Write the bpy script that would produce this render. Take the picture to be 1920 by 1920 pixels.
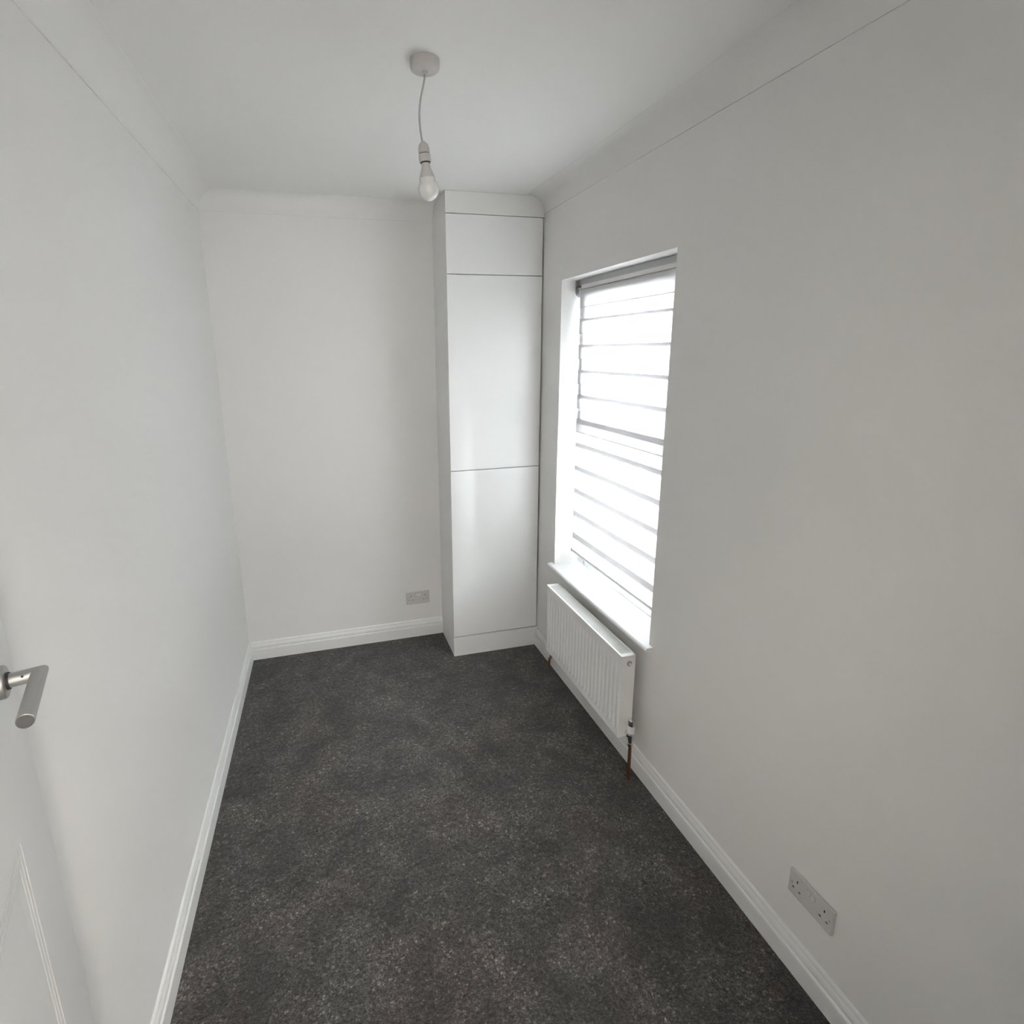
import bpy, bmesh, math, random
from mathutils import Vector, Matrix
random.seed(7)
for o in list(bpy.data.objects): bpy.data.objects.remove(o)
S = bpy.context.scene
COL = S.collection

# ------------------------------------------------------------------ camera
F_PX, PPX, PPY = 1004.6765, 885.467, 894.527          # focal length and principal point in 1920-px image
yaw, pitch, roll = 0.28983, -0.23148, -0.01111
CAM = Vector((0.5921, 0.0, 1.9109))
cam = bpy.data.cameras.new('camera'); camo = bpy.data.objects.new('camera', cam); COL.objects.link(camo)
fw = Vector((math.sin(yaw)*math.cos(pitch), math.cos(yaw)*math.cos(pitch), math.sin(pitch)))
rt = Vector((math.cos(yaw), -math.sin(yaw), 0)); up = rt.cross(fw)
r2 = rt*math.cos(roll)+up*math.sin(roll); u2 = up*math.cos(roll)-rt*math.sin(roll)
camo.matrix_world = Matrix(((r2.x, u2.x, -fw.x, CAM.x), (r2.y, u2.y, -fw.y, CAM.y), (r2.z, u2.z, -fw.z, CAM.z), (0, 0, 0, 1)))
cam.sensor_fit = 'HORIZONTAL'; cam.sensor_width = 36; cam.lens = 36*F_PX/1920
cam.shift_x = (960-PPX)/1920; cam.shift_y = -(960-PPY)/1920
cam.clip_start = 0.02
S.camera = camo

# ------------------------------------------------------------------ world, light, exposure
w = bpy.data.worlds.new('overcast_sky'); S.world = w; w.use_nodes = True
bg = w.node_tree.nodes['Background']; bg.inputs[0].default_value = (0.93, 0.965, 1.0, 1); bg.inputs[1].default_value = 188.0
S.view_settings.view_transform = 'Standard'; S.view_settings.look = 'None'
S.view_settings.exposure = 0.58; S.view_settings.gamma = 1.0; S.view_settings.use_curve_mapping = False
por = bpy.data.lights.new('window_portal', 'AREA'); por.shape = 'RECTANGLE'; por.size = 1.25; por.size_y = 1.9
por.cycles.is_portal = True
poro = bpy.data.objects.new('window_portal', por); COL.objects.link(poro)
poro.location = (2.36, 2.262, 1.46); poro.rotation_euler = (0, math.radians(90), 0)
hl = bpy.data.lights.new('landing_fill_lamp', 'AREA'); hl.size = 0.5; hl.energy = 21; hl.color = (1, 0.93, 0.86)  # added ceiling lamp on the invented landing, fills the room from behind
hlo = bpy.data.objects.new('landing_fill_lamp', hl); COL.objects.link(hlo)
hlo.location = (0.7, -0.55, 2.66)
dl = bpy.data.lights.new('frontal_fill_lamp', 'AREA'); dl.shape = 'RECTANGLE'; dl.size = 0.6; dl.size_y = 0.8; dl.energy = 29; dl.color = (1, 0.98, 0.95)  # added area lamp behind the camera as frontal fill, no window there
dlo = bpy.data.objects.new('frontal_fill_lamp', dl); COL.objects.link(dlo)
dlo.location = (0.75, -1.34, 1.75); dlo.rotation_euler = (math.radians(-90), 0, 0)

# ------------------------------------------------------------------ room measures (metres)
W, D, H = 1.9167, 3.313, 2.7361
AL, BE, BW = 0.030, 0.027, 0.0397
YN, YO = 0.15, 0.03                       # inner and outer face of the near wall
def lx(y): return AL*y                    # left wall face
def by(x): return D+BE*(W-x)              # back wall face
BLx = AL*(D+BE*W)/(1+AL*BE); BL = Vector((BLx, by(BLx), 0)); BR = Vector((W, D, 0))
YW = 2.973
WY0, WY1, WZ0, WZ1 = 1.7885, 2.7385, 0.664, 2.2705
FL = Vector((1.3520, 2.9953, 0)); FR = Vector((W, YW, 0))          # wardrobe front corners

# ------------------------------------------------------------------ helpers
def mesh(name, verts, faces, mat=None, parent=None, smooth=False, bevel=0, label=None, kind=None, seg=2):
    off = parent.location if parent is not None and parent.parent is None else Vector((0, 0, 0))
    if parent is not None and parent.parent is not None: off = parent.parent.location
    me = bpy.data.meshes.new(name); me.from_pydata([Vector(v)-off for v in verts], [], faces)
    bm = bmesh.new(); bm.from_mesh(me)
    bmesh.ops.remove_doubles(bm, verts=bm.verts, dist=1e-6)
    bmesh.ops.recalc_face_normals(bm, faces=bm.faces)
    if bevel:
        es = [e for e in bm.edges if len(e.link_faces) == 2 and e.calc_face_angle(0) > math.radians(35)]
        bmesh.ops.bevel(bm, geom=es, offset=bevel, segments=seg, affect='EDGES', profile=0.5, clamp_overlap=True)
    bm.to_mesh(me); bm.free()
    if smooth:
        me.polygons.foreach_set('use_smooth', [True]*len(me.polygons))
        me.set_sharp_from_angle(angle=math.radians(40))
    o = bpy.data.objects.new(name, me); COL.objects.link(o)
    if mat: me.materials.append(mat)
    if parent is not None: o.parent = parent
    if label: o['label'] = label
    if kind: o['kind'] = kind
    return o
def empty(name, loc, label=None, cat=None, group=None, kind=None):
    o = bpy.data.objects.new(name, None); COL.objects.link(o); o.location = loc; o.empty_display_size = 0.05
    for k, v in (('label', label), ('category', cat), ('group', group), ('kind', kind)):
        if v: o[k] = v
    return o
class MB:
    def __init__(s): s.v = []; s.f = []
    def add(s, vs, fs):
        n = len(s.v); s.v += [Vector(v) for v in vs]; s.f += [tuple(i+n for i in f) for f in fs]; return s
    def box(s, a, b):
        x0, y0, z0 = a; x1, y1, z1 = b
        return s.hexa([(x0, y0, z0), (x1, y0, z0), (x1, y1, z0), (x0, y1, z0), (x0, y0, z1), (x1, y0, z1), (x1, y1, z1), (x0, y1, z1)])
    def hexa(s, p): return s.add(p, [(0, 3, 2, 1), (4, 5, 6, 7), (0, 1, 5, 4), (1, 2, 6, 5), (2, 3, 7, 6), (3, 0, 4, 7)])
    def prism(s, plan, z0, z1):
        n = len(plan)
        vs = [(x, y, z0) for x, y in plan]+[(x, y, z1) for x, y in plan]
        return s.add(vs, [tuple(range(n))[::-1], tuple(range(n, 2*n))]+[(i, (i+1) % n, (i+1) % n+n, i+n) for i in range(n)])
    def lathe(s, org, axis, prof, n=32, caps=True):
        axis = Vector(axis).normalized(); a = axis.orthogonal().normalized(); b = axis.cross(a); org = Vector(org)
        vs = []
        for d, r in prof:
            for i in range(n):
                t = 2*math.pi*i/n; vs.append(org+axis*d+(a*math.cos(t)+b*math.sin(t))*max(r, 1e-5))
        fs = []
        for k in range(len(prof)-1):
            for i in range(n):
                j = (i+1) % n; fs.append((k*n+i, k*n+j, (k+1)*n+j, (k+1)*n+i))
        if caps: fs += [tuple(range(n))[::-1], tuple(range((len(prof)-1)*n, len(prof)*n))]
        return s.add(vs, fs)
    def tube(s, pts, r, n=14):
        pts = [Vector(p) for p in pts]; vs = []; fs = []
        ref = None
        for k, p in enumerate(pts):
            t = (pts[min(k+1, len(pts)-1)]-pts[max(k-1, 0)]).normalized()
            if ref is None: ref = t.orthogonal().normalized()
            ref = (ref-t*ref.dot(t)).normalized(); b = t.cross(ref)
            rr = r[k] if isinstance(r, (list, tuple)) else r
            for i in range(n):
                a = 2*math.pi*i/n; vs.append(p+(ref*math.cos(a)+b*math.sin(a))*rr)
        for k in range(len(pts)-1):
            for i in range(n):
                j = (i+1) % n; fs.append((k*n+i, k*n+j, (k+1)*n+j, (k+1)*n+i))
        fs += [tuple(range(n))[::-1], tuple(range((len(pts)-1)*n, len(pts)*n))]
        return s.add(vs, fs)
    def sweep(s, A, B, nrm, prof, ma, mb):
        """closed profile (offset from wall, z) swept in plan from A to B; ma/mb mitre each end"""
        A = Vector(A); B = Vector(B); d = (B-A).normalized(); nrm = Vector(nrm).normalized(); n = len(prof)
        va = [A+nrm*o+d*(o*ma)+Vector((0, 0, z)) for o, z in prof]
        vb = [B+nrm*o-d*(o*mb)+Vector((0, 0, z)) for o, z in prof]
        return s.add(va+vb, [tuple(range(n))[::-1], tuple(range(n, 2*n))]+[(i, (i+1) % n, (i+1) % n+n, i+n) for i in range(n)])
    def out(s, name, mat=None, parent=None, **k): return mesh(name, s.v, s.f, mat, parent, **k)

# ------------------------------------------------------------------ materials
def mat(name, col, rough=0.5, metal=0.0, coat=0.0, spec=0.5, bump=None, vary=0.0):
    m = bpy.data.materials.new(name); m.use_nodes = True; nt = m.node_tree; p = nt.nodes['Principled BSDF']
    p.inputs['Base Color'].default_value = (*col, 1); p.inputs['Roughness'].default_value = rough
    p.inputs['Metallic'].default_value = metal; p.inputs['Coat Weight'].default_value = coat
    p.inputs['Coat Roughness'].default_value = 0.06; p.inputs['Specular IOR Level'].default_value = spec
    tc = nt.nodes.new('ShaderNodeTexCoord')
    if vary:
        n = nt.nodes.new('ShaderNodeTexNoise'); n.inputs['Scale'].default_value = 2.3; n.inputs['Detail'].default_value = 3
        nt.links.new(tc.outputs['Object'], n.inputs['Vector'])
        mr = nt.nodes.new('ShaderNodeMix'); mr.data_type = 'RGBA'
        mr.inputs['A'].default_value = (*[c*(1-vary) for c in col], 1); mr.inputs['B'].default_value = (*[min(1, c*(1+vary)) for c in col], 1)
        nt.links.new(n.outputs['Fac'], mr.inputs['Factor']); nt.links.new(mr.outputs['Result'], p.inputs['Base Color'])
    if bump:
        sc, st, dist = bump
        n2 = nt.nodes.new('ShaderNodeTexNoise'); n2.inputs['Scale'].default_value = sc; n2.inputs['Detail'].default_value = 4
        nt.links.new(tc.outputs['Object'], n2.inputs['Vector'])
        b = nt.nodes.new('ShaderNodeBump'); b.inputs['Strength'].default_value = st; b.inputs['Distance'].default_value = dist
        nt.links.new(n2.outputs['Fac'], b.inputs['Height']); nt.links.new(b.outputs['Normal'], p.inputs['Normal'])
    return m
M_leaf = mat('eggshell_door_paint', (0.80, 0.80, 0.79), 0.62, spec=0.25, vary=0.005)
M_wall = mat('matt_wall_paint', (0.87, 0.86, 0.845), 0.9, spec=0.2, bump=(160, 0.12, 0.001), vary=0.008)
M_ceil = mat('matt_ceiling_paint', (0.88, 0.87, 0.855), 0.92, spec=0.2, bump=(120, 0.1, 0.001), vary=0.008)
M_trim = mat('satin_white_woodwork', (0.86, 0.86, 0.85), 0.38, bump=(60, 0.05, 0.0006), vary=0.005)
M_cove = mat('coving_paint', (0.87, 0.86, 0.845), 0.85, spec=0.2, vary=0.008)
M_gloss = mat('gloss_white_door', (0.90, 0.905, 0.90), 0.28, coat=0.12, vary=0.004)
M_carc = mat('white_board', (0.86, 0.86, 0.845), 0.42, vary=0.005)
M_dark = mat('cabinet_inside', (0.10, 0.10, 0.095), 0.8)
M_rad = mat('radiator_enamel', (0.90, 0.90, 0.89), 0.32, vary=0.004)
M_radin = mat('radiator_fins', (0.16, 0.16, 0.155), 0.6)
M_plas = mat('white_plastic', (0.62, 0.60, 0.59), 0.35, vary=0.006)
M_plas2 = mat('bright_white_plastic', (0.80, 0.79, 0.78), 0.3, vary=0.004)
M_pend = mat('pendant_plastic', (0.50, 0.475, 0.46), 0.4, vary=0.006)
M_cable = mat('pendant_flex', (0.42, 0.41, 0.40), 0.55, vary=0.01)
M_black = mat('dark_slot', (0.012, 0.011, 0.010), 0.6)
M_chrome = mat('chrome', (0.78, 0.78, 0.79), 0.12, metal=1)
M_steel = mat('satin_aluminium', (0.40, 0.395, 0.385), 0.40, metal=0.85, bump=(400, 0.06, 0.0003))
M_endshade = mat('lever_end_shade', (0.09, 0.087, 0.084), 0.5, metal=0.4)  # lever metal darkened to paint in the shading of its end face
M_copper = mat('tarnished_copper', (0.36, 0.16, 0.09), 0.38, metal=0.85, vary=0.2)
M_blindmetal = mat('grey_blind_metal', (0.36, 0.36, 0.365), 0.35, metal=0.5)
M_pvc = mat('white_upvc', (0.84, 0.85, 0.86), 0.25)
M_bulb = mat('opal_bulb', (0.72, 0.72, 0.70), 0.18, coat=0.3)
M_out = mat('outer_render', (0.5, 0.48, 0.45), 0.9, vary=0.05)

def mat_fabric(name, col, transp, thru):
    m = bpy.data.materials.new(name); m.use_nodes = True; nt = m.node_tree; nt.nodes.clear()
    out = nt.nodes.new('ShaderNodeOutputMaterial')
    df = nt.nodes.new('ShaderNodeBsdfDiffuse'); tl = nt.nodes.new('ShaderNodeBsdfTranslucent'); tp = nt.nodes.new('ShaderNodeBsdfTransparent')
    tc = nt.nodes.new('ShaderNodeTexCoord'); wv = nt.nodes.new('ShaderNodeTexNoise'); wv.inputs['Scale'].default_value = 300
    nt.links.new(tc.outputs['Object'], wv.inputs['Vector'])
    mx = nt.nodes.new('ShaderNodeMix'); mx.data_type = 'RGBA'
    mx.inputs['A'].default_value = (*[c*0.97 for c in col], 1); mx.inputs['B'].default_value = (*col, 1)
    nt.links.new(wv.outputs['Fac'], mx.inputs['Factor'])
    for n in (df, tl): nt.links.new(mx.outputs['Result'], n.inputs['Color'])
    a = nt.nodes.new('ShaderNodeMixShader'); a.inputs[0].default_value = thru
    nt.links.new(df.outputs[0], a.inputs[1]); nt.links.new(tl.outputs[0], a.inputs[2])
    b = nt.nodes.new('ShaderNodeMixShader'); b.inputs[0].default_value = transp
    nt.links.new(a.outputs[0], b.inputs[1]); nt.links.new(tp.outputs[0], b.inputs[2])
    nt.links.new(b.outputs[0], out.inputs[0]); return m
M_opq = mat_fabric('opaque_blind_fabric', (0.72, 0.71, 0.72), 0.0, 0.097)
M_sheer = mat_fabric('sheer_blind_mesh', (0.9, 0.9, 0.9), 0.7, 0.5)

def mat_glass():
    m = bpy.data.materials.new('window_glass'); m.use_nodes = True; nt = m.node_tree; nt.nodes.clear()
    out = nt.nodes.new('ShaderNodeOutputMaterial'); tp = nt.nodes.new('ShaderNodeBsdfTransparent'); gl = nt.nodes.new('ShaderNodeBsdfGlossy')
    tp.inputs[0].default_value = (0.95, 0.97, 0.96, 1); gl.inputs['Roughness'].default_value = 0.02
    fr = nt.nodes.new('ShaderNodeFresnel'); fr.inputs[0].default_value = 1.45
    mx = nt.nodes.new('ShaderNodeMixShader'); nt.links.new(fr.outputs[0], mx.inputs[0])
    nt.links.new(tp.outputs[0], mx.inputs[1]); nt.links.new(gl.outputs[0], mx.inputs[2]); nt.links.new(mx.outputs[0], out.inputs[0])
    return m
M_glass = mat_glass()

def mat_carpet():
    m = bpy.data.materials.new('charcoal_saxony_carpet'); m.use_nodes = True; nt = m.node_tree; L = nt.links.new
    p = nt.nodes['Principled BSDF']; p.inputs['Roughness'].default_value = 0.95; p.inputs['Specular IOR Level'].default_value = 0.15
    p.inputs['Sheen Weight'].default_value = 0.25; p.inputs['Sheen Roughness'].default_value = 0.5
    tc = nt.nodes.new('ShaderNodeTexCoord')
    def noise(sc, det, ro=0.55, dist=0.0):
        n = nt.nodes.new('ShaderNodeTexNoise'); n.inputs['Scale'].default_value = sc; n.inputs['Detail'].default_value = det
        n.inputs['Roughness'].default_value = ro; n.inputs['Distortion'].default_value = dist
        L(tc.outputs['Object'], n.inputs['Vector']); return n
    def ramp(src, pts):
        r = nt.nodes.new('ShaderNodeValToRGB'); e = r.color_ramp.elements
        e[0].position, e[0].color = pts[0][0], (*pts[0][1], 1); e[1].position, e[1].color = pts[-1][0], (*pts[-1][1], 1)
        for a, c in pts[1:-1]:
            x = e.new(a); x.color = (*c, 1)
        L(src, r.inputs['Fac']); return r
    def mul(a, b, fac=1.0, mode='MULTIPLY'):
        x = nt.nodes.new('ShaderNodeMix'); x.data_type = 'RGBA'; x.blend_type = mode; x.inputs['Factor'].default_value = fac
        L(a, x.inputs['A']); L(b, x.inputs['B']); return x
    big = ramp(noise(5.5, 5, 0.62, 0.4).outputs['Fac'], [(0.36, (0.034, 0.031, 0.029)), (0.50, (0.065, 0.061, 0.058)), (0.64, (0.104, 0.098, 0.094))])
    tint = ramp(noise(3.0, 3).outputs['Fac'], [(0.4, (1.06, 0.97, 0.94)), (0.6, (0.97, 1.0, 1.0))])
    fine = ramp(noise(190, 4, 0.75).outputs['Fac'], [(0.34, (0.22, 0.22, 0.22)), (0.5, (0.9, 0.9, 0.9)), (0.66, (2.2, 2.12, 2.05))])
    mid = ramp(noise(70, 3, 0.6).outputs['Fac'], [(0.32, (0.62, 0.62, 0.62)), (0.5, (1, 1, 1)), (0.68, (1.35, 1.33, 1.3))])
    vo = nt.nodes.new('ShaderNodeTexVoronoi'); vo.inputs['Scale'].default_value = 150; L(tc.outputs['Object'], vo.inputs['Vector'])
    tuft = ramp(vo.outputs['Distance'], [(0.05, (1.5, 1.48, 1.46)), (0.45, (1.0, 1.0, 1.0)), (0.85, (0.35, 0.35, 0.35))])
    vc = nt.nodes.new('ShaderNodeTexVoronoi'); vc.inputs['Scale'].default_value = 120; L(tc.outputs['Object'], vc.inputs['Vector'])
    sep = nt.nodes.new('ShaderNodeSeparateColor'); L(vc.outputs['Color'], sep.inputs[0])
    fleck = ramp(sep.outputs[0], [(0.0, (0.45, 0.44, 0.43)), (0.25, (0.85, 0.85, 0.85)), (0.85, (1.1, 1.1, 1.1)), (1.0, (2.6, 2.5, 2.4))])
    tf = mul(tuft.outputs[0], fleck.outputs[0])
    fine = mul(fine.outputs[0], tf.outputs['Result'])
    c = mul(mul(mul(big.outputs[0], tint.outputs[0]).outputs['Result'], fine.outputs['Result']).outputs['Result'], mid.outputs[0])
    L(c.outputs['Result'], p.inputs['Base Color'])
    n1 = noise(220, 4, 0.7); n2 = noise(45, 3)
    ad = nt.nodes.new('ShaderNodeMath'); ad.operation = 'MULTIPLY_ADD'; ad.inputs[1].default_value = 1.2
    L(n2.outputs['Fac'], ad.inputs[0]); L(n1.outputs['Fac'], ad.inputs[2])
    b = nt.nodes.new('ShaderNodeBump'); b.inputs['Strength'].default_value = 1.0; b.inputs['Distance'].default_value = 0.009
    L(ad.outputs[0], b.inputs['Height']); L(b.outputs['Normal'], p.inputs['Normal'])
    return m
M_carpet = mat_carpet()

# ------------------------------------------------------------------ room shell
T = 0.12
HX0, HX1, HY0 = -0.15, 1.45, -1.35                       # landing behind the camera
m = MB(); m.prism([(-T-.1, HY0-T), (W+.3, HY0-T), (W+.3, D+.3), (-T-.1, D+.3)], -0.1, 0.0); m.out('floor', M_carpet, kind='structure')
m = MB(); m.prism([(-T-.1, HY0-T), (W+.3, HY0-T), (W+.3, D+.3), (-T-.1, D+.3)], H, H+0.1); m.out('ceiling', M_ceil, kind='structure')
m = MB(); m.prism([(lx(YO), YO), (BL.x, BL.y), (BL.x-T, BL.y+T), (lx(YO)-T, YO)], 0, H); m.out('wall_left', M_wall, kind='structure')
m = MB(); m.prism([(BL.x, BL.y), (BR.x, BR.y), (BR.x, BR.y+T), (BL.x-T, BL.y+T)], 0, H); m.out('wall_back', M_wall, kind='structure')
m = MB(); X1 = W+.30
m.box((W, YO, 0), (X1, WY0, H)); m.box((W, WY1, 0), (X1, D+T, H))
m.box((W, WY0, 0), (X1, WY1, WZ0-.022)); m.box((W, WY0, WZ1), (X1, WY1, H))
m.box((X1, WY0-.1, WZ1-.180), (X1+.12, WY1+.1, H)); m.box((X1, WY0-.1, 0), (X1+.12, WY0+.075, WZ1-.180)); m.box((X1, WY1-.075, 0), (X1+.12, WY1+.1, WZ1-.180)); m.box((X1, WY0+.075, 0), (X1+.12, WY1-.075, WZ0-.03))
m.out('wall_right', M_wall, kind='structure')
DX0, DX1, DZ = 0.285, 1.11, 2.25                         # doorway in the near wall
m = MB(); m.box((lx(YN), YO, 0), (DX0-.03, YN, H)); m.box((DX1+.03, YO, 0), (W, YN, H)); m.box((DX0-.03, YO, DZ+.03), (DX1+.03, YN, H))
m.out('wall_near', M_wall, kind='structure')
m = MB(); m.box((HX0-T, HY0-T, 0), (HX1+T, HY0, H)); m.box((HX0-T, HY0, 0), (HX0, YO, H)); m.box((HX1, HY0, 0), (HX1+T, YO, H))
m.box((HX0, YO, 0), (lx(YN), YN, H)); m.out('wall_landing', M_wall, kind='structure')

# skirting boards
SK = [(0, 0), (.018, 0), (.018, .066), (.0172, .070), (.0150, .0725), (.0118, .0735), (.0118, .0775), (.0135, .0795), (.0142, .084), (.0136, .090),
      (.0115, .097), (.0085, .103), (.0078, .1065), (.0082, .109), (.0070, .113), (.0040, .117), (0, .118)]
nl = Vector((1, -AL, 0)).normalized(); nb = Vector((-BE, -1, 0)).normalized()
WB = Vector((1.3560, by(1.356), 0))                       # wardrobe's back left corner
m = MB(); m.sweep((lx(YN), YN, 0), BL, nl, SK, 0, 1); m.out('baseboard_left', M_trim, kind='structure')
m = MB(); m.sweep(BL, WB, nb, SK, 1, 0); m.out('baseboard_back', M_trim, kind='structure')
m = MB(); m.sweep(FR+Vector((0, .001, 0)), (W, YN, 0), (-1, 0, 0), SK, 0, 0); m.out('baseboard_right', M_trim, kind='structure')

# coving
CV = [(0, H-.0884), (.004, H-.0884), (.0055, H-.083)]
for i in range(1, 12):
    a = math.pi/2*i/12; CV.append((.0055+.097*(1-math.cos(a)), H-.083+.0818*math.sin(a)))
CV += [(.1035, H-.0012), (.1066, H-.0008), (.1066, H), (0, H)]
m = MB(); m.sweep((lx(YN), YN, 0), BL, nl, CV, 0, 1); m.out('trim_1', M_cove, kind='structure', smooth=True)
m = MB(); m.sweep(BL, WB, nb, CV, 1, 0); m.out('trim_2', M_cove, kind='structure', smooth=True)
m = MB(); m.sweep(FR+Vector((0, .004, 0)), (W, YN, 0), (-1, 0, 0), CV, 0, 0); m.out('trim_3', M_cove, kind='structure', smooth=True)

# ------------------------------------------------------------------ window
win = empty('window_1', (W+.2, (WY0+WY1)/2, WZ0), kind='structure')
fx0, fx1 = W+.150, W+.220
TR0, TR1 = 1.448, 1.492                                   # transom
m = MB(); fr = .080
m.box((fx0, WY0, WZ0), (fx1, WY0+fr, WZ1)); m.box((fx0, WY1-fr, WZ0), (fx1, WY1, WZ1))
m.box((fx0, WY0+fr, WZ0), (fx1, WY1-fr, WZ0+.150)); m.box((fx0, WY0+fr, WZ1-fr), (fx1, WY1-fr, WZ1)); m.box((fx0, WY0+fr, TR0), (fx1, WY1-fr, TR1))
m.out('window_frame', M_pvc, win, bevel=.003)
sw = .050
def sash(name, z0, z1, ymin, ymax):
    m = MB(); x0, x1 = fx0-.016, fx1-.010
    m.box((x0, ymin, z0), (x1, ymin+sw, z1)); m.box((x0, ymax-sw, z0), (x1, ymax, z1))
    m.box((x0, ymin+sw, z0), (x1, ymax-sw, z0+sw)); m.box((x0, ymin+sw, z1-sw), (x1, ymax-sw, z1))
    s = m.out(name, M_pvc, win, bevel=.003)
    g = MB(); g.box((fx0+.02, ymin+sw-.006, z0+sw-.006), (fx0+.026, ymax-sw+.006, z1-sw+.006)); g.out('glass_pane', M_glass, s)
sash('sash', TR1-.012, WZ1-fr+.012, WY0+fr-.012, WY1-fr+.012)
g = MB(); g.box((fx0+.03, WY0+fr-.006, WZ0+.144), (fx0+.036, WY1-fr+.006, TR0+.006)); g.out('glass_pane', M_glass, win)
# window board with a rounded nose and horns
m = MB(); nz0, nz1 = WZ0-.022, WZ0; c = (nz0+nz1)/2; plan = []
prof = [(W+.150, nz0), (W-.024, nz0)]+[(W-.024-.011*math.sin(math.pi*i/8), c-.011*math.cos(math.pi*i/8)) for i in range(1, 8)]+[(W-.024, nz1), (W+.150, nz1)]
def slab(y0, y1, pr):
    n = len(pr); vs = [(x, y0, z) for x, z in pr]+[(x, y1, z) for x, z in pr]
    m.add(vs, [tuple(range(n)), tuple(range(n, 2*n))[::-1]]+[(i, (i+1) % n, (i+1) % n+n, i+n) for i in range(n)])
slab(WY0, WY1, prof)
horn = [(W-.0005, nz0)]+prof[1:-1]+[(W-.0005, nz1)]
slab(WY0-.028, WY0, horn); slab(WY1, WY1+.028, horn)
m.out('window_sill', M_trim, win, smooth=True)

# ------------------------------------------------------------------ day and night roller blind
XB = W+.100
BY0, BY1 = WY0+.022, 2.684
bl = empty('roller_blind', (XB, (BY0+BY1)/2, WZ1), 'white day and night roller blind with grey top rail, lowered in the window recess', 'blind')
m = MB(); ry0, ry1 = WY0+.006, WY1-.008
m.add([(x, y, z) for y in (ry0, ry1) for x, z in ((XB-.012, WZ1-.001), (XB-.014, WZ1-.030), (XB-.008, WZ1-.034), (XB+.034, WZ1-.034), (XB+.034, WZ1-.001))],
      [(0, 1, 2, 3, 4), (9, 8, 7, 6, 5)]+[(i, (i+1) % 5, (i+1) % 5+5, i+5) for i in range(5)])
m.out('top_rail', M_blindmetal, bl)
m = MB(); m.box((XB-.017, BY0, WZ1-.050), (XB-.011, BY1-.006, WZ1-.030)); m.out('rail_insert', M_plas2, bl, bevel=.002, label='white strip along the grey rail')
for yb in (ry1, ry0):
    s = -1 if yb == ry1 else 1
    m = MB(); pl = [(XB-.022, WZ1-.002), (XB+.034, WZ1-.002), (XB+.034, WZ1-.060)]
    pl += [(XB+.006+.028*math.cos(-math.pi*i/10), WZ1-.060+.028*math.sin(-math.pi*i/10)) for i in range(1, 11)]
    n = len(pl); y0, y1 = (yb, yb+s*.004)
    m.add([(x, y0, z) for x, z in pl]+[(x, y1, z) for x, z in pl], [tuple(range(n)), tuple(range(n, 2*n))[::-1]]+[(i, (i+1) % n, (i+1) % n+n, i+n) for i in range(n)])
    br = m.out('end_bracket', M_blindmetal, bl)
    m = MB(); m.lathe((XB+.006, yb+s*.004, WZ1-.060), (0, s, 0), [(0, .025), (.008, .025), (.010, .023), (.010, .018)], 28); m.out('bracket_ring', M_blindmetal, br, smooth=True)
    m = MB(); m.lathe((XB+.006, yb+s*.013, WZ1-.060), (0, s, 0), [(0, .017), (.026, .017), (.028, .015)], 28)
    m.out('tube_end', M_pvc if s < 0 else M_blindmetal, br, smooth=True)
    m = MB(); m.lathe((XB-.010, yb+s*.020, WZ1-.044), (0, s, 0), [(0, .007), (.010, .007), (.012, .005), (.020, .005)], 18)
    m.out('clutch_knob', M_chrome, br, smooth=True)
m = MB(); m.lathe((XB+.004, BY0-.003, WZ1-.066), (0, 1, 0), [(0, .0205), (BY1-BY0+.004, .0205)], 40); m.out('fabric_roll', M_opq, bl, smooth=True)
PER, OP = .1323, .0755
def band(name, x, z0, z1, mt, yb0=BY0, yb1=BY1):
    n = 6; vs = []; fs = []
    for i in range(n+1):
        y = yb0+(yb1-yb0)*i/n
        wob = .0006*math.sin(7*y+z0*9)
        vs += [(x+wob, y, z0), (x+wob, y, z1)]
    for i in range(n): fs.append((2*i, 2*i+2, 2*i+3, 2*i+1))
    return mesh(name, vs, fs, mt, bl)
ZBOT = .772; ZTOP = WZ1-.064
ZK0 = 2.0687
k = -1
while True:
    zt = ZK0-PER*k; zb = zt-OP
    if zt < ZBOT: break
    band('fabric_band', XB-.017, max(zb, ZBOT), min(zt, ZTOP), M_opq)
    if zb-(PER-OP) > ZBOT-.05:
        band('sheer_band', XB-.0168, max(zb-(PER-OP), ZBOT), max(min(zb, ZTOP), ZBOT+.001), M_sheer)
    # the rear layer, half a repeat higher
    r0, r1 = zt-.016-(2.07-zt)*.0135-(1.911-zt)*.0042, zt+.0600
    if r1 > ZBOT:
        band('fabric_band', XB-.011, max(r0, ZBOT), min(r1, ZTOP), M_opq)
        if r0 > ZBOT: band('sheer_band', XB-.0108, max(zt+.060-PER, ZBOT), min(r0, ZTOP), M_sheer)
    k += 1
m = MB(); m.box((XB-.020, BY0, ZBOT-.016), (XB+.006, BY1, ZBOT+.002)); m.out('bottom_bar', M_pvc, bl, bevel=.004)
m = MB(); m.box((XB-.021, BY1-.001, ZBOT-.0165), (XB+.007, BY1+.004, ZBOT+.0025)); m.out('bar_end_cap', M_blindmetal, bl, label='grey plastic cap')

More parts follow.
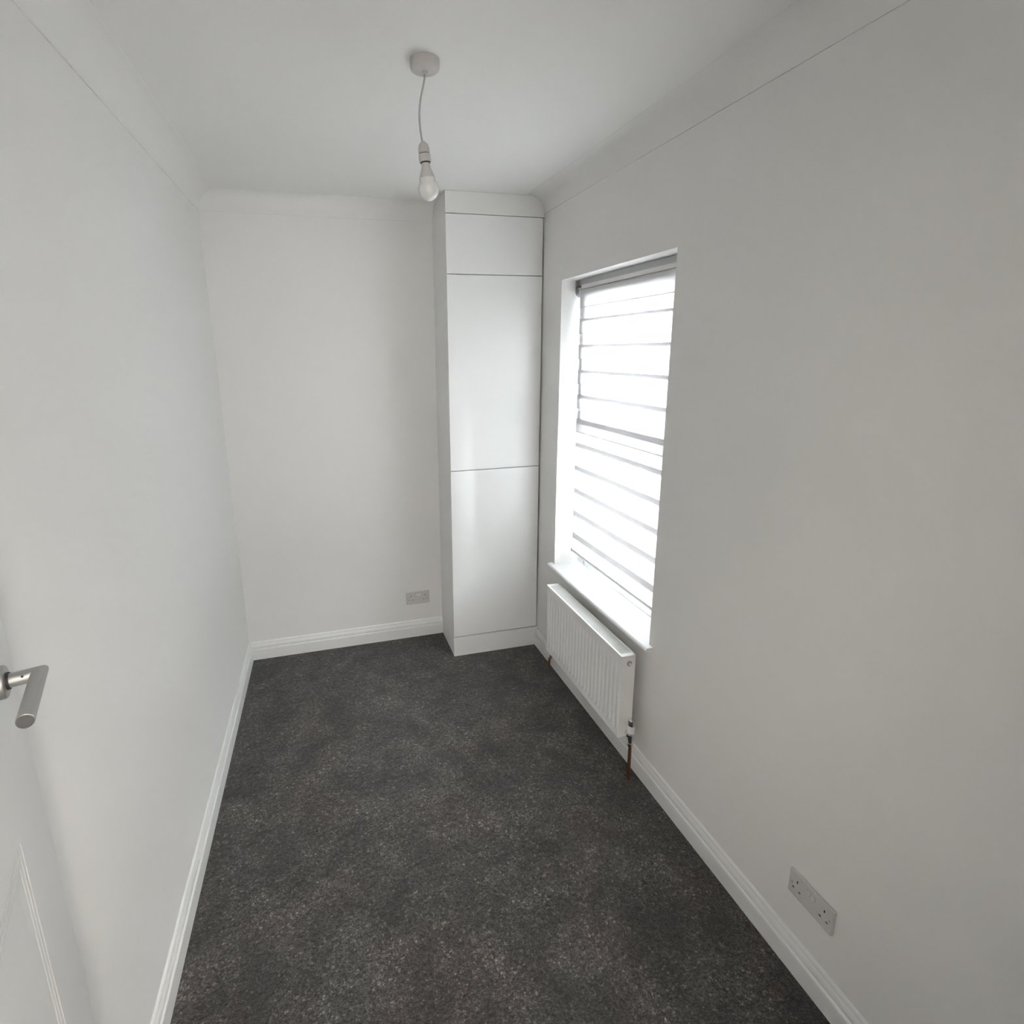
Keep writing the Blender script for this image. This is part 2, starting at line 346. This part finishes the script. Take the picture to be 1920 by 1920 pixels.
# ------------------------------------------------------------------ built-in cupboard
uf = (FR-FL); wf = uf.length; uf.normalize(); db = Vector((.009, 1, 0)).normalized()
cup = empty('wardrobe', tuple(FL), 'tall narrow glossy white fitted cupboard in the corner beside the window', 'wardrobe')
GAP = W-.006
fr_s = (GAP-FL.x)/uf.x                                    # door's right edge along the front
def fbox(mb, s0, s1, d0, d1, z0, z1):
    P = lambda s, d: FL+uf*s+db*d
    a = [P(s0, d0), P(s1, d0), P(s1, d1), P(s0, d1)]
    return mb.hexa([(p.x, p.y, z0) for p in a]+[(p.x, p.y, z1) for p in a])
DEP = .333
m = MB(); fbox(m, 0, .018, .0185, DEP, 0, H-.0005); m.out('side_panel', M_carc, cup, bevel=.0012)
m = MB(); fbox(m, .018, fr_s-.002, .024, DEP-.006, .10, H-.02); m.out('carcass', M_dark, cup)
m = MB(); fbox(m, 0, wf-.0005, .0, .018, 0, .131); m.out('plinth', M_carc, cup, bevel=.001)
m = MB(); fbox(m, 0, wf-.0005, .0, .018, 2.6270, H-.0005); m.out('top_fascia', M_carc, cup, bevel=.001)
g = .0035
zs = [.131, 1.2183, 2.3190, 2.6270]
for i in range(3):
    m = MB(); fbox(m, .0005, wf-.0095, -.001, .018, zs[i]+(.0055 if i == 0 else g/2), zs[i+1]-(g if i == 2 else g/2))
    m.out('cupboard_door', M_gloss, cup, bevel=.0015)

# ------------------------------------------------------------------ radiator
def smoothpts3(p, n=6):
    out = []
    for i in range(len(p)-1):
        q = [Vector(p[max(i-1, 0)]), Vector(p[i]), Vector(p[i+1]), Vector(p[min(i+2, len(p)-1)])]
        for k in range(n):
            t = k/n; out.append(.5*(2*q[1]+(q[2]-q[0])*t+(2*q[0]-5*q[1]+4*q[2]-q[3])*t*t+(3*q[1]-q[0]-3*q[2]+q[3])*t**3))
    return out+[Vector(p[-1])]
RY0, RY1, RZ0, RZ1 = 1.812, 2.588, .205, .610
RXF, RXB = W-.115, W-.047
rad = empty('radiator', ((RXF+RXB)/2, (RY0+RY1)/2, RZ0), 'white ribbed steel panel radiator on the wall under the window', 'radiator')
ny, N = 24*10, 23
pitch_y = (RY1-RY0)/N
zl = [RZ0, RZ0+.004, RZ0+.030, RZ0+.036, RZ0+.044, RZ0+.052, RZ1-.070, RZ1-.060, RZ1-.050, RZ1-.044, RZ1-.016, RZ1-.008]
fad = [0, 0, 0, .15, .7, 1, 1, .7, .15, 0, 0, 0]
vs = []; fs = []
ny = N*12
for j, z in enumerate(zl):
    for i in range(ny+1):
        y = RY0+.002+(RY1-RY0-.004)*i/ny; ph = (i/12.0) % 1.0
        d = 0.5+0.5*math.cos(2*math.pi*ph)                 # 1 in the groove between ribs
        d = d**3.5
        edge = min(1, (y-RY0)/.012, (RY1-y)/.012)
        vs.append((RXF+.0135*d*fad[j]*edge, y, z))
for j in range(len(zl)-1):
    for i in range(ny):
        a = j*(ny+1)+i; fs.append((a, a+1, a+ny+2, a+ny+1))
n0 = len(vs); vs += [(RXF+.0155, RY0+.002, RZ0), (RXF+.0155, RY1-.002, RZ0), (RXF+.0155, RY1-.002, RZ1-.008), (RXF+.0155, RY0+.002, RZ1-.008)]
last = (len(zl)-1)*(ny+1)
fs.append(tuple([n0, n0+1]+[i for i in range(ny, -1, -1)])); fs.append(tuple([n0+2, n0+3]+[last+i for i in range(ny+1)]))
fs.append((n0, n0+3, n0+2, n0+1))
fs.append(tuple([n0+3, n0]+[j*(ny+1) for j in range(len(zl))])); fs.append(tuple([n0+1, n0+2]+[j*(ny+1)+ny for j in reversed(range(len(zl)))]))
mesh('front_panel', vs, fs, M_rad, rad, smooth=True)
m = MB(); m.box((RXB-.012, RY0+.004, RZ0), (RXB, RY1-.004, RZ1-.006)); m.out('back_panel', M_rad, rad, bevel=.003)
m = MB()
for i in range(44):
    y = RY0+.02+i*(RY1-RY0-.04)/43; m.box((RXF+.016, y-.0006, RZ0+.03), (RXB-.013, y+.0006, RZ1-.022))
m.out('convector_fins', M_radin, rad, kind='stuff')
for (ya, yb) in ((RY0-.001, RY0+.0012), (RY1-.0012, RY1+.001)):
    m = MB(); m.box((RXF+.003, ya, RZ0-.002), (RXB+.001, yb, RZ1-.003)); m.out('side_cover', M_rad, rad, bevel=.0008)
gr = MB(); z = RZ1
gr.box((RXF-.0015, RY0-.001, z-.008), (RXF+.006, RY1+.001, z+.001)); gr.box((RXB-.006, RY0-.001, z-.008), (RXB+.001, RY1+.001, z+.001))
gr.box((RXF+.006, RY0-.001, z-.008), (RXB-.006, RY0+.020, z+.001)); gr.box((RXF+.006, RY1-.020, z-.008), (RXB-.006, RY1+.001, z+.001))
grille = gr.out('top_grille', M_rad, rad, bevel=.002)
m = MB(); nb_ = 82
for i in range(nb_):
    y = RY0+.024+i*(RY1-RY0-.048)/(nb_-1); m.box((RXF+.005, y-.0016, z-.004), (RXB-.005, y+.0016, z-.0005))
m.out('grille_bars', M_rad, grille, kind='stuff')
# bleed plug on the near side
px, pz = (RXF+RXB)/2+.004, .573
m = MB(); m.lathe((px, RY0-.001, pz), (0, -1, 0), [(0, .0125), (.004, .0125), (.005, .011), (.005, .0085)], 8)
plug = m.out('bleed_plug', M_blindmetal, rad)
m = MB(); m.lathe((px, RY0-.0055, pz), (0, -1, 0), [(0, .0062), (.009, .0062), (.010, .005)], 24); m.out('bleed_valve', M_plas2, plug, smooth=True)
# wall brackets
for yb in (RY0+.14, RY1-.14):
    m = MB(); m.box((RXB, yb-.015, RZ0+.05), (W-.0008, yb+.015, RZ1-.05)); m.out('wall_bracket', M_rad, rad)
# thermostatic valve
vx, vy = W-.070, 1.7760
m = MB(); m.lathe((vx, vy, .178), (0, 0, 1), [(0, .0085), (.004, .0115), (.016, .0115), (.018, .009), (.022, .0095), (.036, .0125), (.060, .0125), (.062, .010), (.07, .010)], 24)
m.lathe((vx, vy, .226), (0, 1, 0), [(0, .0095), (.012, .0095), (.012, .0135), (.024, .0135), (.025, .010), (RY0-vy+.001, .010)], 20)
val = m.out('valve_body', M_chrome, rad, smooth=True)
m = MB(); m.lathe((vx, vy, .246), (0, 0, 1), [(0, .0128), (.003, .0158), (.036, .0170), (.040, .0165)], 32); m.out('valve_head', M_plas2, val, smooth=True)
m = MB(); m.lathe((vx, vy, .286), (0, 0, 1), [(0, .0155), (.002, .0165), (.026, .0160), (.031, .0135), (.032, .001)], 32); m.out('valve_cap', M_chrome, val, smooth=True, label='polished chrome cap')
m = MB(); m.lathe((vx, vy, 0.0), (0, 0, 1), [(0, .0078), (.180, .0078)], 20); m.out('copper_pipe', M_copper, rad, smooth=True)
# far side lockshield and tail
lxv, lyv = W-.062, RY1+.030
m = MB(); m.lathe((lxv, lyv, .150), (0, 0, 1), [(0, .011), (.03, .012), (.055, .012), (.065, .014), (.095, .013), (.1, .001)], 20)
m.lathe((lxv, lyv, .200), (0, -1, 0), [(0, .010), (.018, .012), (lyv-RY1+.001, .010)], 18); m.out('lockshield_valve', M_plas2, rad, smooth=True)
m = MB(); m.tube(smoothpts3([(W-.030, lyv+.10, 0), (W-.032, lyv+.09, .05), (W-.045, lyv+.04, .10), (lxv, lyv, .152)]), .0075, 16); m.out('copper_pipe', M_copper, rad, smooth=True)

# ------------------------------------------------------------------ double sockets
def socket(org, ux, nz_, wd, ht, label, loc):
    """org lower left corner on the wall, ux to the right as seen, nz_ outward"""
    org, ux, n_ = Vector(org), Vector(ux).normalized(), Vector(nz_).normalized(); uz = Vector((0, 0, 1))
    P = lambda a, b, c: org+ux*a+uz*b+n_*c
    t = empty('double_socket', tuple(P(wd/2, ht/2, 0)), label, 'socket', 'twin wall sockets')
    def bx(mb, a0, a1, b0, b1, c0, c1):
        return mb.hexa([P(a0, b0, c0), P(a1, b0, c0), P(a1, b1, c0), P(a0, b1, c0), P(a0, b0, c1), P(a1, b0, c1), P(a1, b1, c1), P(a0, b1, c1)])
    m = MB(); bx(m, 0, wd, 0, ht, .0003, .0095); m.out('face_plate', M_plas, t, bevel=.003)
    for s in (-1, 1):
        cx = wd/2+s*wd*.305
        m = MB(); bx(m, cx-.002, cx+.002, ht*.62, ht*.62+.0085, .0088, .0098); m.out('pin_slot', M_black, t)
        for e in (-1, 1):
            m = MB(); bx(m, cx+e*.011-.0032, cx+e*.011+.0032, ht*.32, ht*.32+.0042, .0088, .0098); m.out('pin_slot', M_black, t)
        sx = wd/2+s*.0085
        m = MB(); bx(m, sx-.0062, sx+.0062, ht*.60, ht*.60+.019, .009, .0098); r = m.out('switch_surround', M_cable, t)
        m = MB(); m.hexa([P(sx-.0054, ht*.60+.001, .0095), P(sx+.0054, ht*.60+.001, .0095), P(sx+.0054, ht*.60+.018, .0095), P(sx-.0054, ht*.60+.018, .0095),
                          P(sx-.0054, ht*.60+.001, .0115), P(sx+.0054, ht*.60+.001, .0115), P(sx+.0054, ht*.60+.018, .0145), P(sx-.0054, ht*.60+.018, .0145)])
        m.out('rocker_switch', M_plas2, t, bevel=.0008)
        m = MB(); m.lathe(P(wd/2+s*wd*.42, ht*.5, .009), n_, [(0, .0032), (.0009, .0032), (.0012, .0026)], 16); m.out('screw_cover', M_cable, t, smooth=True)
    return t
socket((W, 1.0036, .259), (0, -1, 0), (-1, 0, 0), .1504, .0845, 'white double socket low on the near right hand wall', None)
xa = 1.112
socket((xa, by(xa), .239), (W-xa, D-by(xa), 0), nb, .158, .0905, 'white double socket on the far wall beside the cupboard', None)

# ------------------------------------------------------------------ pendant light
PX, PY = .985, 1.756
pen = empty('pendant_light', (PX, PY, H), 'white ceiling pendant with bare opal bulb on a bent grey flex', 'lamp')
m = MB(); m.lathe((PX, PY, H-.0003), (0, 0, -1), [(0, .0430), (.020, .0430), (.026, .0405), (.0285, .036), (.0290, .012), (.030, .009), (.036, .0065), (.037, .004)], 48)
m.out('ceiling_rose', M_pend, pen, smooth=True)
cp = [(.9842, H-.03), (.9838, 2.690), (.9790, 2.668), (.9725, 2.645), (.9675, 2.620), (.9650, 2.598), (.9648, 2.578), (.9660, 2.558), (.9688, 2.536), (.9728, 2.514)]
def smoothpts(p, n=5):
    out = []
    for i in range(len(p)-1):
        p0, p1, p2, p3 = p[max(i-1, 0)], p[i], p[i+1], p[min(i+2, len(p)-1)]
        for k in range(n):
            t = k/n; out.append(tuple(.5*((2*p1[c])+(-p0[c]+p2[c])*t+(2*p0[c]-5*p1[c]+4*p2[c]-p3[c])*t*t+(-p0[c]+3*p1[c]-3*p2[c]+p3[c])*t**3) for c in (0, 1)))
    return out+[p[-1]]
m = MB(); m.tube([(x, PY, z) for x, z in smoothpts(cp)], .0027, 12); m.out('flex', M_cable, pen, smooth=True)
top = Vector((.9733, PY, 2.5215)); ax = Vector((.9895-.9733, 0, 2.361-2.5215)).normalized()
m = MB(); m.lathe(top, ax, [(-.002, .003), (.002, .0075), (.008, .0135), (.016, .0160), (.030, .0172), (.0315, .0160)], 36)
hold = m.out('lamp_holder', M_pend, pen, smooth=True)
m = MB(); m.lathe(top, ax, [(.0315, .0155), (.0335, .0155)], 36); m.out('holder_groove', M_black, hold)
m = MB(); m.lathe(top, ax, [(.0335, .0165), (.035, .0178), (.054, .0182), (.0555, .0172)], 36); m.out('holder_skirt', M_pend, hold, smooth=True)
m = MB(); m.lathe(top, ax, [(.0555, .0150), (.0585, .0150)], 36); m.out('holder_groove', M_black, hold)
m = MB(); m.lathe(top, ax, [(.0585, .0125), (.066, .0130), (.074, .0150), (.088, .0205), (.098, .0240), (.100, .0238)], 40)
m.out('bulb_base', M_pend, pen, smooth=True)
R = .0312; cd = .1625-R
pr = [(.0995, .0236)]
a0 = math.acos((.0995-cd)/-R) if False else math.asin(min(1, .0240/R))
for i in range(15):
    th = (math.pi-a0)*(1-i/14); pr.append((cd+R*math.cos(th), R*math.sin(th)))
pr = [(.1, .0240)]+[p for p in pr[1:] if p[0] > .1005]
m = MB(); m.lathe(top, ax, pr, 40); m.out('bulb_globe', M_bulb, pen, smooth=True, label='opal globe')

# ------------------------------------------------------------------ open door with lever handle
ph = math.radians(15); dn = Vector((math.cos(ph), math.sin(ph), 0)); dt = Vector((-math.sin(ph), math.cos(ph), 0))
P0 = Vector((.0974, .9155, 0)); HZ = 1.418
E1 = .088; LW = .835; E0 = E1-LW; DT = .036; DH = DZ-.012
door = empty('door_1', tuple(P0+dt*E0), kind='structure')
Pd = lambda e, z, c: P0+dt*e+dn*c+Vector((0, 0, z))
# leaf built as a face grid with two recessed moulded panels
e_a, e_b = -.080, E0+.168
pans = [(.24, 1.192), (1.60, DH-.13)]
m = MB()
def dbox(e0, e1, z0, z1, c0, c1):
    m.hexa([Pd(e0, z0, c0), Pd(e1, z0, c0), Pd(e1, z0, c1), Pd(e0, z0, c1), Pd(e0, z1, c0), Pd(e1, z1, c0), Pd(e1, z1, c1), Pd(e0, z1, c1)])
dbox(e_a, E1, .006, DH, -DT, 0); dbox(E0, e_b, .006, DH, -DT, 0)
zz = .006
for z0, z1 in pans:
    dbox(e_b, e_a, zz, z0, -DT, 0); zz = z1
dbox(e_b, e_a, zz, DH, -DT, 0)
leaf = m.out('door_leaf', M_leaf, door)
ring = [(0, 0), (.0004, -.009), (.0026, -.009), (.0030, -.0004), (.0120, -.0006), (.0124, -.009), (.0146, -.009), (.0150, -.0008), (.0250, -.0010), (.0254, -.009), (.0274, -.009), (.0278, -.0012), (.0470, -.0020)]
for z0, z1 in pans:
    vs = []; fs = []
    for a, c in ring: vs += [Pd(e_b+a, z0+a, c), Pd(e_a-a, z0+a, c), Pd(e_a-a, z1-a, c), Pd(e_b+a, z1-a, c)]
    for k in range(len(ring)-1):
        for i in range(4):
            j = (i+1) % 4; fs.append((k*4+i, k*4+j, k*4+4+j, k*4+4+i))
    k = (len(ring)-1)*4; fs.append((k, k+1, k+2, k+3))
    b = len(vs); vs += [Pd(e_b, z0, -.030), Pd(e_a, z0, -.030), Pd(e_a, z1, -.030), Pd(e_b, z1, -.030)]
    fs += [(b+3, b+2, b+1, b)]+[(i, b+i, b+(i+1) % 4, (i+1) % 4) for i in range(4)]
    mesh('door_panel', vs, fs, M_leaf, door)
# lever handle
C0 = Pd(0, HZ, 0); L1, L2, rl = .0490, .134, .0111
m = MB(); m.lathe(C0+dn*.0003, dn, [(0, .026), (.006, .026), (.0085, .0245), (.009, .022), (.009, .012)], 44)
hnd = m.out('handle_rose', M_steel, door, smooth=True)
m = MB(); m.lathe(C0+dn*.009, dn, [(0, .0135), (.004, .0135)], 32); m.out('spindle_collar', M_black, hnd)
def mitre(mb):
    n = 32; up_ = Vector((0, 0, 1)); vs = []
    J = C0+dn*L1
    for i in range(n):
        a = 2*math.pi*i/n; u_, z_ = rl*math.cos(a), rl*math.sin(a)
        vs.append(C0+dn*.011+dt*u_+up_*z_)
    for i in range(n):
        a = 2*math.pi*i/n; u_, z_ = rl*math.cos(a), rl*math.sin(a)
        vs.append(J+dt*u_+dn*u_+up_*z_)
    for i in range(n):
        a = 2*math.pi*i/n; u_, z_ = rl*math.cos(a), rl*math.sin(a)
        vs.append(J-dt*L2+dn*u_+up_*z_)
    fs = [(k*n+i, k*n+(i+1) % n, (k+1)*n+(i+1) % n, (k+1)*n+i) for k in range(2) for i in range(n)]
    mb.add(vs, fs+[tuple(range(n))[::-1]])
m = MB(); mitre(m); m.lathe(C0+dn*L1-dt*(L2-.0001), -dt, [(0, rl), (.0015, rl*.97), (.002, rl*.9)], 32, caps=False)
m.out('lever', M_steel, hnd, smooth=True)
m = MB(); m.lathe(C0+dn*L1-dt*(L2+.0008), -dt, [(0, rl*.93), (.001, rl*.93)], 32); m.out('lever_end', M_endshade, hnd, label='end face of the lever, its shade painted dark')
m = MB(); gs = C0+dn*(L1-.019)-dt*(rl*.80)+Vector((0, 0, rl*.50)); m.lathe(gs, (-dt*.8+Vector((0, 0, .5))).normalized(), [(0, .0018), (.0012, .0018)], 12); m.out('grub_screw', M_black, hnd)
# lining and architrave around the doorway
m = MB(); m.box((DX0-.03, YO, 0), (DX0, YN, DZ)); m.box((DX1, YO, 0), (DX1+.03, YN, DZ)); m.box((DX0-.03, YO, DZ), (DX1+.03, YN, DZ+.03))
m.out('trim_4', M_trim, kind='structure')
m = MB(); m.box((DX0-.06, YN, 0), (DX0-.008, YN+.016, DZ+.06)); m.box((DX1+.008, YN, 0), (DX1+.06, YN+.016, DZ+.06)); m.box((DX0-.008, YN, DZ+.008), (DX1+.008, YN+.016, DZ+.06))
m.out('trim_5', M_trim, kind='structure')
